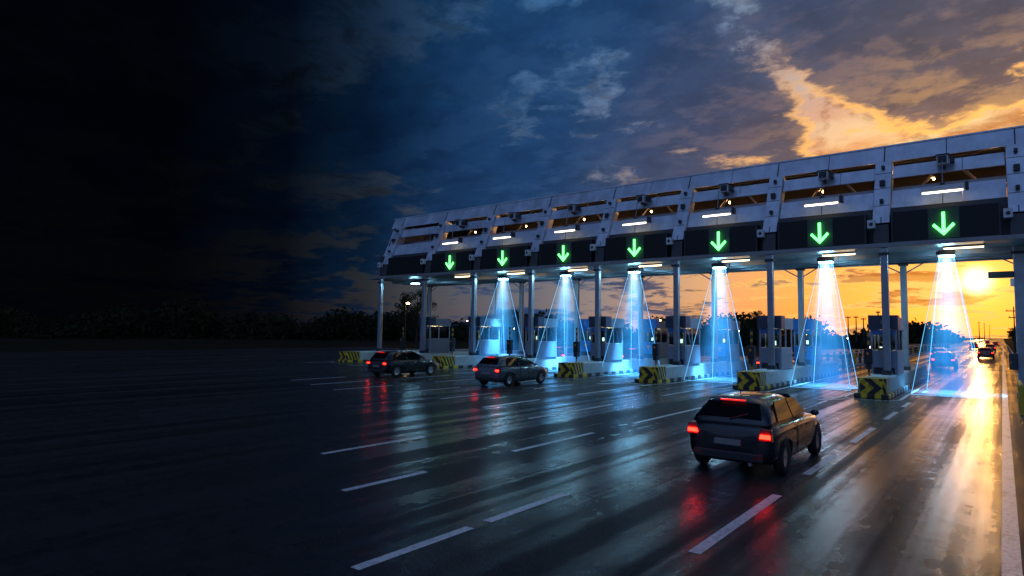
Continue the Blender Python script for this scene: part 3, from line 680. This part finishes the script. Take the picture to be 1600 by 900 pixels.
b = MB(); b.box(.06, .2, -.2, -.15, -.42, -.05, 'white_paint'); b.build('bracket', wc)
def guard(x, y0, y1, label, step=4.):
    t = thing('guard_rail', label, 'guard rail', (x, y0, 0))
    b = MB()
    b.prism([(-.02, .55), (.04, .60), (-.02, .66), (-.02, .68), (.04, .74), (-.02, .80), (-.05, .80), (.0, .74), (-.05, .68), (-.05, .66), (.0, .60), (-.05, .55)], 0, y1-y0, 'steel', 'y'); b.build('rail', t)
    n = min(int((y1-y0)/step), 60)
    for i in range(n):
        b = MB(); b.box(-.12, -.055, i*step+.2, i*step+.32, 0, .82, 'steel'); b.build('post', t)
    return t
guard(1.0, 42, 230, 'galvanised guard rail along the right road edge beyond the canopy')
def railing(x, y0, y1, label, z=1.15, step=2.6):
    t = thing('median_railing', label, 'railing', (x, y0, 0))
    for zz in (z, z*.62, z*.3):
        b = MB(); b.box(-.04, .04, 0, y1-y0, zz-.05, zz+.03, 'white_paint' if zz == z else 'steel'); b.build('rail', t)
    n = min(int((y1-y0)/step), 55)
    for i in range(n):
        b = MB(); b.box(-.11, .11, i*step, i*step+.2, 0, z-.06, 'steel_dark' if i % 3 else 'yellow'); b.build('post', t)
    return t
railing(-10.6, 56, 196, 'white topped metal median railing beyond the second lane from the right')
railing(-13.7, 62, 190, 'second metal railing just left of the white topped median railing', 1.0, 3.1)
b = MB()
b.box(-14.0, -10.3, 60, 900, .0, .14, 'concrete'); tag(b.build('pavement'), kind='structure')
# stacked guard panels between the islands, far side of the plaza
# ------------------------------------------------------------------ vehicles
def hull(stations, m, n_sub=2):
    """closed body skin: stations of (y, [(half width, z)...] bottom to top)"""
    b = MB(); rings = []
    i = b.mi(m); bm = b.bm
    for y, pr in stations:
        ring = [bm.verts.new((x, y, z)) for x, z in pr]+[bm.verts.new((-x, y, z)) for x, z in reversed(pr)]
        rings.append(ring)
    n = len(rings[0])
    for r0, r1 in zip(rings, rings[1:]):
        for k in range(n): bm.faces.new((r0[k], r0[(k+1) % n], r1[(k+1) % n], r1[k]))
    bm.faces.new(rings[0][::-1]); bm.faces.new(rings[-1])
    return b
def make_car(label, paint, tail='tail', group=None, wheels=True):
    t = thing('car', label, 'car', (0, 0, 0), 0, group)
    S = []
    for y, w_, zb, zd, deck in [(-2.12, .70, .34, .78, .92), (-2.06, .80, .27, .86, .97), (-1.75, .85, .22, .90, 1.0), (-1.35, .865, .20, .92, 1.0), (-.3, .87, .20, .92, .98), (.8, .87, .20, .90, .97),
                                (1.25, .86, .20, .86, .95), (1.75, .83, .22, .78, .86), (2.05, .74, .28, .66, .74), (2.14, .60, .36, .58, .64)]:
        S.append((y, [(w_*.55, zb-.02), (w_*.93, zb), (w_*1.0, zb+.18), (w_*1.0, zd-.16), (w_*.985, zd-.03), (w_*.90, deck-.015), (w_*.5, deck+.012)]))
    b = hull(S, paint); body = b.build('body', t, smooth=True)
    md = body.modifiers.new('sub', 'SUBSURF'); md.levels = 1; md.render_levels = 2
    cutter = MB()
    for yy in (-1.33, 1.32):
        for s in (-1, 1): cutter.tube((s*.66, yy, .335), (s*1.0, yy, .335), .375, 'black', n=28)
    co = cutter.build('arch_cutter')
    bo = body.modifiers.new('arch', 'BOOLEAN'); bo.object = co; bo.operation = 'DIFFERENCE'
    bpy.context.view_layer.update()
    dg = bpy.context.evaluated_depsgraph_get(); me = bpy.data.meshes.new_from_object(body.evaluated_get(dg))
    body.modifiers.clear(); body.data = me; bpy.data.objects.remove(co)
    for p in me.polygons: p.use_smooth = True
    # cabin
    lo = [(-2.02, .74), (1.02, .74)]; hi = [(-1.62, .575), (.12, .575)]; z0, z1 = .955, 1.47
    b = hull([(-2.03, [(.30, .93), (.75, .93), (.755, .97), (.74, .99), (.3, 1.0)]), (-1.93, [(.30, .93), (.76, .93), (.755, .99), (.70, 1.14), (.3, 1.16)]), (-1.70, [(.30, .93), (.775, .93), (.77, .99), (.61, 1.38), (.3, 1.41)]),
              (-1.45, [(.30, .93), (.775, .93), (.77, .99), (.575, 1.435), (.3, 1.465)]), (-.5, [(.30, .93), (.775, .93), (.77, .99), (.575, 1.455), (.3, 1.485)]), (.1, [(.30, .93), (.775, .93), (.77, .99), (.565, 1.41), (.3, 1.445)]),
              (.55, [(.30, .93), (.765, .93), (.76, .99), (.64, 1.19), (.3, 1.23)]), (1.05, [(.30, .90), (.73, .90), (.72, .93), (.68, .95), (.3, .97)])], paint)
    cab = b.build('roof', t, smooth=True); md = cab.modifiers.new('sub', 'SUBSURF'); md.levels = 1; md.render_levels = 1
    def quad(name, pts, m='car_glass', th=.012, par=t):
        c = [Vector(p) for p in pts]; n = (c[1]-c[0]).cross(c[2]-c[0]).normalized()*th
        b = MB(); k = len(c)
        b.poly([p+n for p in c]+[p-n for p in c], [tuple(range(k)), tuple(range(k, 2*k))[::-1]]+[(i, (i+1) % k, k+(i+1) % k, k+i) for i in range(k)], m)
        return b.build(name, par)
    quad('rear_window', [(-.60, -1.965, 1.07), (.60, -1.965, 1.07), (.50, -1.735, 1.345), (-.50, -1.735, 1.345)], th=.03)
    quad('windscreen', [(-.62, .96, 1.03), (.62, .96, 1.03), (.50, .20, 1.39), (-.50, .20, 1.39)], th=.03)
    for s in (-1, 1):
        f = lambda y, z: (s*(.775-(z-.97)*.40+.006), y, z)
        quad('side_window', [f(-.42, 1.01), f(-.42, 1.38), f(.10, 1.36), f(.62, 1.03)], th=.012)
        quad('side_window', [f(-.50, 1.01), f(-.50, 1.38), f(-1.30, 1.37), f(-1.52, 1.02)], th=.012)
        b = MB(); b.prism([(s*.55, .70), (s*.815, .70), (s*.80, .93), (s*.62, .94)], -2.105, -1.98, 'lens_red', 'y'); tl = b.build('tail_light', t, .015)
        b = MB(); b.prism([(s*.59, .755), (s*.79, .755), (s*.785, .83), (s*.61, .83)], -2.12, -2.106, tail, 'y'); b.build('glowing_lamp', tl)
        b = MB(); b.prism([(s*.42, .60), (s*.70, .56), (s*.76, .68), (s*.50, .70)], 1.98, 2.11, 'white_paint', 'y'); b.build('headlight', t, .015)
        b = MB(); b.ball((s*.95, .62, 1.02), (.09, .06, .065), paint); b.build('mirror', t, smooth=True)
        for yy in (-1.33, 1.32):
            b = MB(); b.lathe([(.20, s*.70), (.315, s*.69), (.335, s*.72), (.335, s*.84), (.315, s*.868), (.20, s*.862)], (0, yy, .335), 'rubber'); wh = b.build('wheel', t, smooth=True)
            b = MB(); b.lathe([(.03, s*.845), (.06, s*.85), (.17, s*.835), (.205, s*.86), (.205, s*.74), (.0, s*.74)], (0, yy, .335), 'rim'); b.build('rim', wh, smooth=True)
    b = MB(); b.box(-.60, .60, -2.135, -2.10, .555, .565, 'seam'); b.build('tailgate_seam', t)
    b = MB(); b.tube((0, -2.02, 1.06), (.34, -1.93, 1.17), .011, 'black', n=6); b.build('wiper', t)
    b = MB(); b.tube((.42, -2.14, .26), (.42, -2.0, .26), .035, 'steel', n=12); b.build('exhaust', t)
    for s in (-1, 1):
        b = MB(); b.box(s*.58-.09, s*.58+.09, -2.178, -2.165, .38, .42, 'lens_red'); b.build('reflector', t)
        for yy in (-.62, .30): 
            b = MB(); b.box(s*.868, s*.885, yy-.09, yy+.09, .80, .83, 'bumper'); b.build('door_handle', t)
        b = MB(); b.box(s*.862, s*.876, -.47, -.46, .30, .92, 'seam'); b.build('door_seam', t)
    b = MB(); b.box(-.66, .66, -2.17, -2.05, .30, .47, 'bumper'); b.build('rear_bumper', t, .03)
    b = MB(); b.box(-.25, .25, -2.16, -2.10, .58, .69, 'plate'); b.build('number_plate', t, .006)
    b = MB(); b.box(-.24, .24, -1.82, -1.74, 1.395, 1.415, 'brake'); b.build('brake_light', t, .005)
    b = MB(); b.tube((0, -1.3, 1.47), (0, -1.45, 1.66), .008, 'black'); b.build('aerial', t)
    return t
c0 = make_car('dark charcoal hatchback with glowing red tail lights in the foreground lane', 'paint_charcoal')
c0.location = (-4.22, 14.25, .004)
CARS = 'cars leaving through the toll gates'
c1 = make_car('small grey hatchback approaching the middle toll gates, tail lights on', 'paint_grey', group=CARS)
c1.location = (-19.7, 25.2, .004)
far = make_car('dark red car on the open road beyond the canopy, right lane', 'paint_red', 'tail_far', CARS); far.location = (-1.75, 101, .004)
dup(c0, (-27.6, 25.0, .004), 'dark hatchback with red tail lights leftmost on the wet road before the gates')['group'] = CARS
dup(far, (-12.3, 45.5, .004), 'dark red car passing behind the third beam from the right')
dup(far, (-23.3, 47, .004), 'dark red car passing behind the fifth beam from the right')
dup(far, (-28.7, 44.5, .004), 'dark red car passing behind the leftmost bright beam')
bl_ = make_car('blue car behind the rightmost light beam', 'paint_blue', 'tail_far', CARS); bl_.location = (-4.0, 65.8, .004)
dup(bl_, (-5.8, 88, .004), 'blue car ahead of the one behind the rightmost beam')
for (x, y, l) in [(-1.9, 152, 'small dark car far down the right lane'), (-5.2, 178, 'small dark car far down the middle lane'), (-1.8, 250, 'tiny car with red lights near the vanishing point of the road'), (-5.0, 330, 'tiny car near the vanishing point, left of the edge lane')]:
    dup(far, (x, y, .004), l)
# van / truck beyond the railing, lights on
van = thing('lorry', 'pale lorry on the far carriageway behind the rightmost beam', 'lorry', (-16.5, 118, .004))
b = MB(); b.box(-1.15, 1.15, 1.6, 7.5, .9, 3.4, 'paint_white'); b.build('cargo_box', van, .05)
b = MB(); b.prism([(-.6, .55), (-.72, 1.5), (-.45, 2.6), (1.5, 2.7), (1.5, .55)], -1.1, 1.1, 'paint_blue', 'x'); b.build('cab', van, .06)
b = MB(); b.prism([(-.745, 1.55), (-.50, 2.45), (-.47, 2.45), (-.72, 1.55)], -1.0, 1.0, 'car_glass', 'x'); b.build('windscreen', van)
for s in (-1, 1):
    b = MB(); b.box(s*.85-.2, s*.85+.2, -.70, -.62, .75, .98, 'head'); b.build('headlight', van)
    for yy in (.5, 3.4, 6.4):
        b = MB(); b.lathe([(0, s*1.06), (.3, s*1.08), (.48, s*1.06), (.5, s*.9), (.5, s*.78)], (0, yy, .5), 'rubber'); b.build('wheel', van, smooth=True)
# bus on the far carriageway lifts the skyline behind the leftmost booths
# ------------------------------------------------------------------ poles and masts
def pole(label, x, y, h, arms, r=.14, name='utility_pole', cat='pole', group=None):
    t = thing(name, label, cat, (x, y, 0), 0, group)
    b = MB(); b.tube((0, 0, 0), (0, 0, h), r, 'steel_dark', r*.6, n=8); b.build('shaft', t)
    for z, hw in arms:
        b = MB(); b.box(-hw, hw, -.08, .08, z-.09, z+.09, 'steel_dark')
        for q in (-.8, 0, .8): b.tube((q*hw, 0, z+.09), (q*hw, 0, z+.34), .05, 'steel_dark', n=6)
        b.build('crossarm', t)
    return t
pole('dark utility pole with crossarms at the right roadside', 1.75, 145, 8.4, [(7.6, 1.2), (6.4, .8)])
for i, (x, y, h) in enumerate([(-26.0, 150, 6.9), (-24.8, 152, 7.0), (-23.4, 152, 6.6)]): pole('thin mast in the cluster of three over the far trees', x, y, h, [(h-.3, .5)], .16, group='masts over the far trees')
for i, (x, y, h) in enumerate([(-12.1, 520, 13.), (-12.1, 674, 15.), (-12.1, 955, 18.)]): pole('thin lamp mast in the trio over the road horizon', x, y, h, [(h-.3, .8)], .3, group='masts over the road horizon')
pole('lone mast right of the rightmost booth', -19.0, 140, 7.6, [(7.3, .35)], .18)
pole('tall dark mast with a loudspeaker cluster behind the leftmost booths', -73, 88, 16, [(15, .8), (13.2, 1.0)], .22)
pole('second tall dark mast beside the tree behind the leftmost booths', -68, 92, 16, [(15.3, .7)], .22)
sl_ = thing('street_lamp', 'glowing orange street lamp in the dark at the far left', 'street lamp', (-84, 76, 0))
b = MB(); b.tube((0, 0, 0), (0, 0, 7.2), .1, 'steel_dark', .06); b.tube((0, 0, 7.2), (.9, -.3, 7.5), .05, 'steel_dark'); b.build('shaft', sl_)
b = MB(); b.ball((.95, -.32, 7.38), (.3, .3, .16), 'street_glow'); b.build('lamp_head', sl_, smooth=True)

bgl = thing('street_lamp', 'small amber lamp glowing in the dark beyond the toll gates', 'street lamp', (-60, 130, 0), 0, 'amber lamps far beyond the gates')
b = MB(); b.tube((0, 0, 0), (0, 0, 5.4), .08, 'steel_dark', .05, n=6); b.build('shaft', bgl)
b = MB(); b.ball((0, 0, 5.5), (.16, .16, .12), 'street_glow'); b.build('lamp_head', bgl, smooth=True)
rl = random.Random(9)
for x, y, q in [(-70, 118, .5), (-78, 112, .7), (-92, 118, .6), (-100, 110, .9), (-88, 100, .55), (-112, 116, .7), (-50, 126, .5), (-40, 122, .6), (-32, 128, .45), (-27, 118, .5), (-22, 126, .4), (-64, 108, .4)]:
    dup(bgl, (x, y, 0), bgl['label'], sc=q)

# ------------------------------------------------------------------ trees
def leaf_cloud(bm, i, c, rad, n, size, rnd):
    for _ in range(n):
        while True:
            p = Vector((rnd.uniform(-1, 1), rnd.uniform(-1, 1), rnd.uniform(-1, 1)))
            if .25 < p.length < 1: break
        p = Vector((c[0]+p.x*rad[0], c[1]+p.y*rad[1], c[2]+p.z*rad[2]))
        u = Vector((rnd.gauss(0, 1), rnd.gauss(0, 1), rnd.gauss(0, 1))).normalized(); v = u.cross(Vector((rnd.gauss(0, 1), rnd.gauss(0, 1), rnd.gauss(0, 1)))).normalized()
        s = size*rnd.uniform(.6, 1.4)
        vs = [bm.verts.new(q) for q in (p-u*s*.5, p+v*s*.28, p+u*s*.5, p-v*s*.28)]
        bm.faces.new(vs).material_index = i
def make_tree(label, h, cr, seed, group=None, n=60):
    rnd = random.Random(seed)
    t = thing('tree', label, 'tree', (0, 0, 0), 0, group)
    b = MB(); b.tube((0, 0, -.1), (.1, 0, h*.45), h*.028, 'bark', h*.016); tips = []
    for k in range(7):
        a = rnd.uniform(0, 6.28); z = h*rnd.uniform(.25, .45); e = Vector((math.cos(a)*cr*.6, math.sin(a)*cr*.6, h*rnd.uniform(.55, .85)))
        b.tube((.05, 0, z), e, h*.012, 'bark', h*.004, n=6); tips.append(e)
    b.tube((.1, 0, h*.45), (0, .1, h*.85), h*.016, 'bark', h*.005, n=6)
    b.build('trunk', t)
    b = MB(); i = b.mi('leaves')
    for k in range(n):
        if k < 14: e = tips[k % 7]; c = (e.x+rnd.gauss(0, .3), e.y+rnd.gauss(0, .3), e.z+rnd.gauss(0, .3))
        else:
            a = rnd.uniform(0, 6.28); q = rnd.random()**.5*cr; zz = rnd.uniform(.32, .97); q *= math.sin(math.pi*min(1, max(.15, (zz-.2)/.85)))**.6
            c = (math.cos(a)*q, math.sin(a)*q, h*zz)
        r_ = cr*rnd.uniform(.16, .30); leaf_cloud(b.bm, i, c, (r_, r_, r_*.8), 60, h*.035, rnd)
    b.build('crown', t); return t
t1 = make_tree('rounded dark tree behind the booths third from the right', 10.5, 3.6, 3); t1.location = (-31.4, 105, 0); t1.scale = (.62, .62, .62)
t2 = make_tree('bushy dark tree between tall masts behind the leftmost booths', 11, 4.5, 11); t2.location = (-76, 96, 0); t2.scale = (.62, .62, .62)
dup(t2, (-98, 92, 0), 'wide dark tree in the dark at the far left', 1.2, 1.0)
RT = 'trees along the right roadside'
t3 = make_tree('dark tree in the row along the right roadside', 7.5, 2.6, 21, RT); t3.location = (5.2, 190, 0)
for i in range(9): dup(t3, (4.4+random.uniform(-.3, 1.4), 215+28*i+random.uniform(-6, 6), 0), t3['label'], random.uniform(0, 6), random.uniform(.75, 1.1))
dup(t1, (-58, 106, 0), 'lower dark tree left of the rounded dark tree', 2., .5)
# far wood as one mass
rnd = random.Random(5); b = MB(); i = b.mi('leaves_far')
for k in range(760):
    a = R(rnd.uniform(1.2, 88)); dist = rnd.uniform(150, 230) if a > R(8) else rnd.uniform(300, 420)
    x, y = -math.sin(a)*dist, math.cos(a)*dist
    if a < R(3.5) and x > -32: x -= 26
    hh = (rnd.uniform(3.6, 6.6)+1.9*math.sin(a*23)+1.5*math.sin(a*61+1)+(2.2 if rnd.random() < .06 else 0))*dist/190*(.55 if a < R(12) else .9)
    r_ = rnd.uniform(2.2, 4.2)*dist/190
    leaf_cloud(b.bm, i, (x, y, hh-r_*.7), (r_*1.3, r_*1.3, r_), 80, 1.15*dist/190, rnd)
    leaf_cloud(b.bm, i, (x, y, hh*.3), (r_*1.5, r_*1.5, hh*.4), 40, 1.5*dist/190, rnd)
for k in range(60):
    x = rnd.uniform(6, 26); y = rnd.uniform(150, 420); r_ = rnd.uniform(2, 3.6); hh = rnd.uniform(5, 8)
    leaf_cloud(b.bm, i, (x, y, hh*.6), (r_*1.2, r_*1.6, hh*.5), 40, 1.5, rnd)
tag(b.build('distant_wood'), 'dark distant line of trees along the horizon', 'trees', kind='stuff')
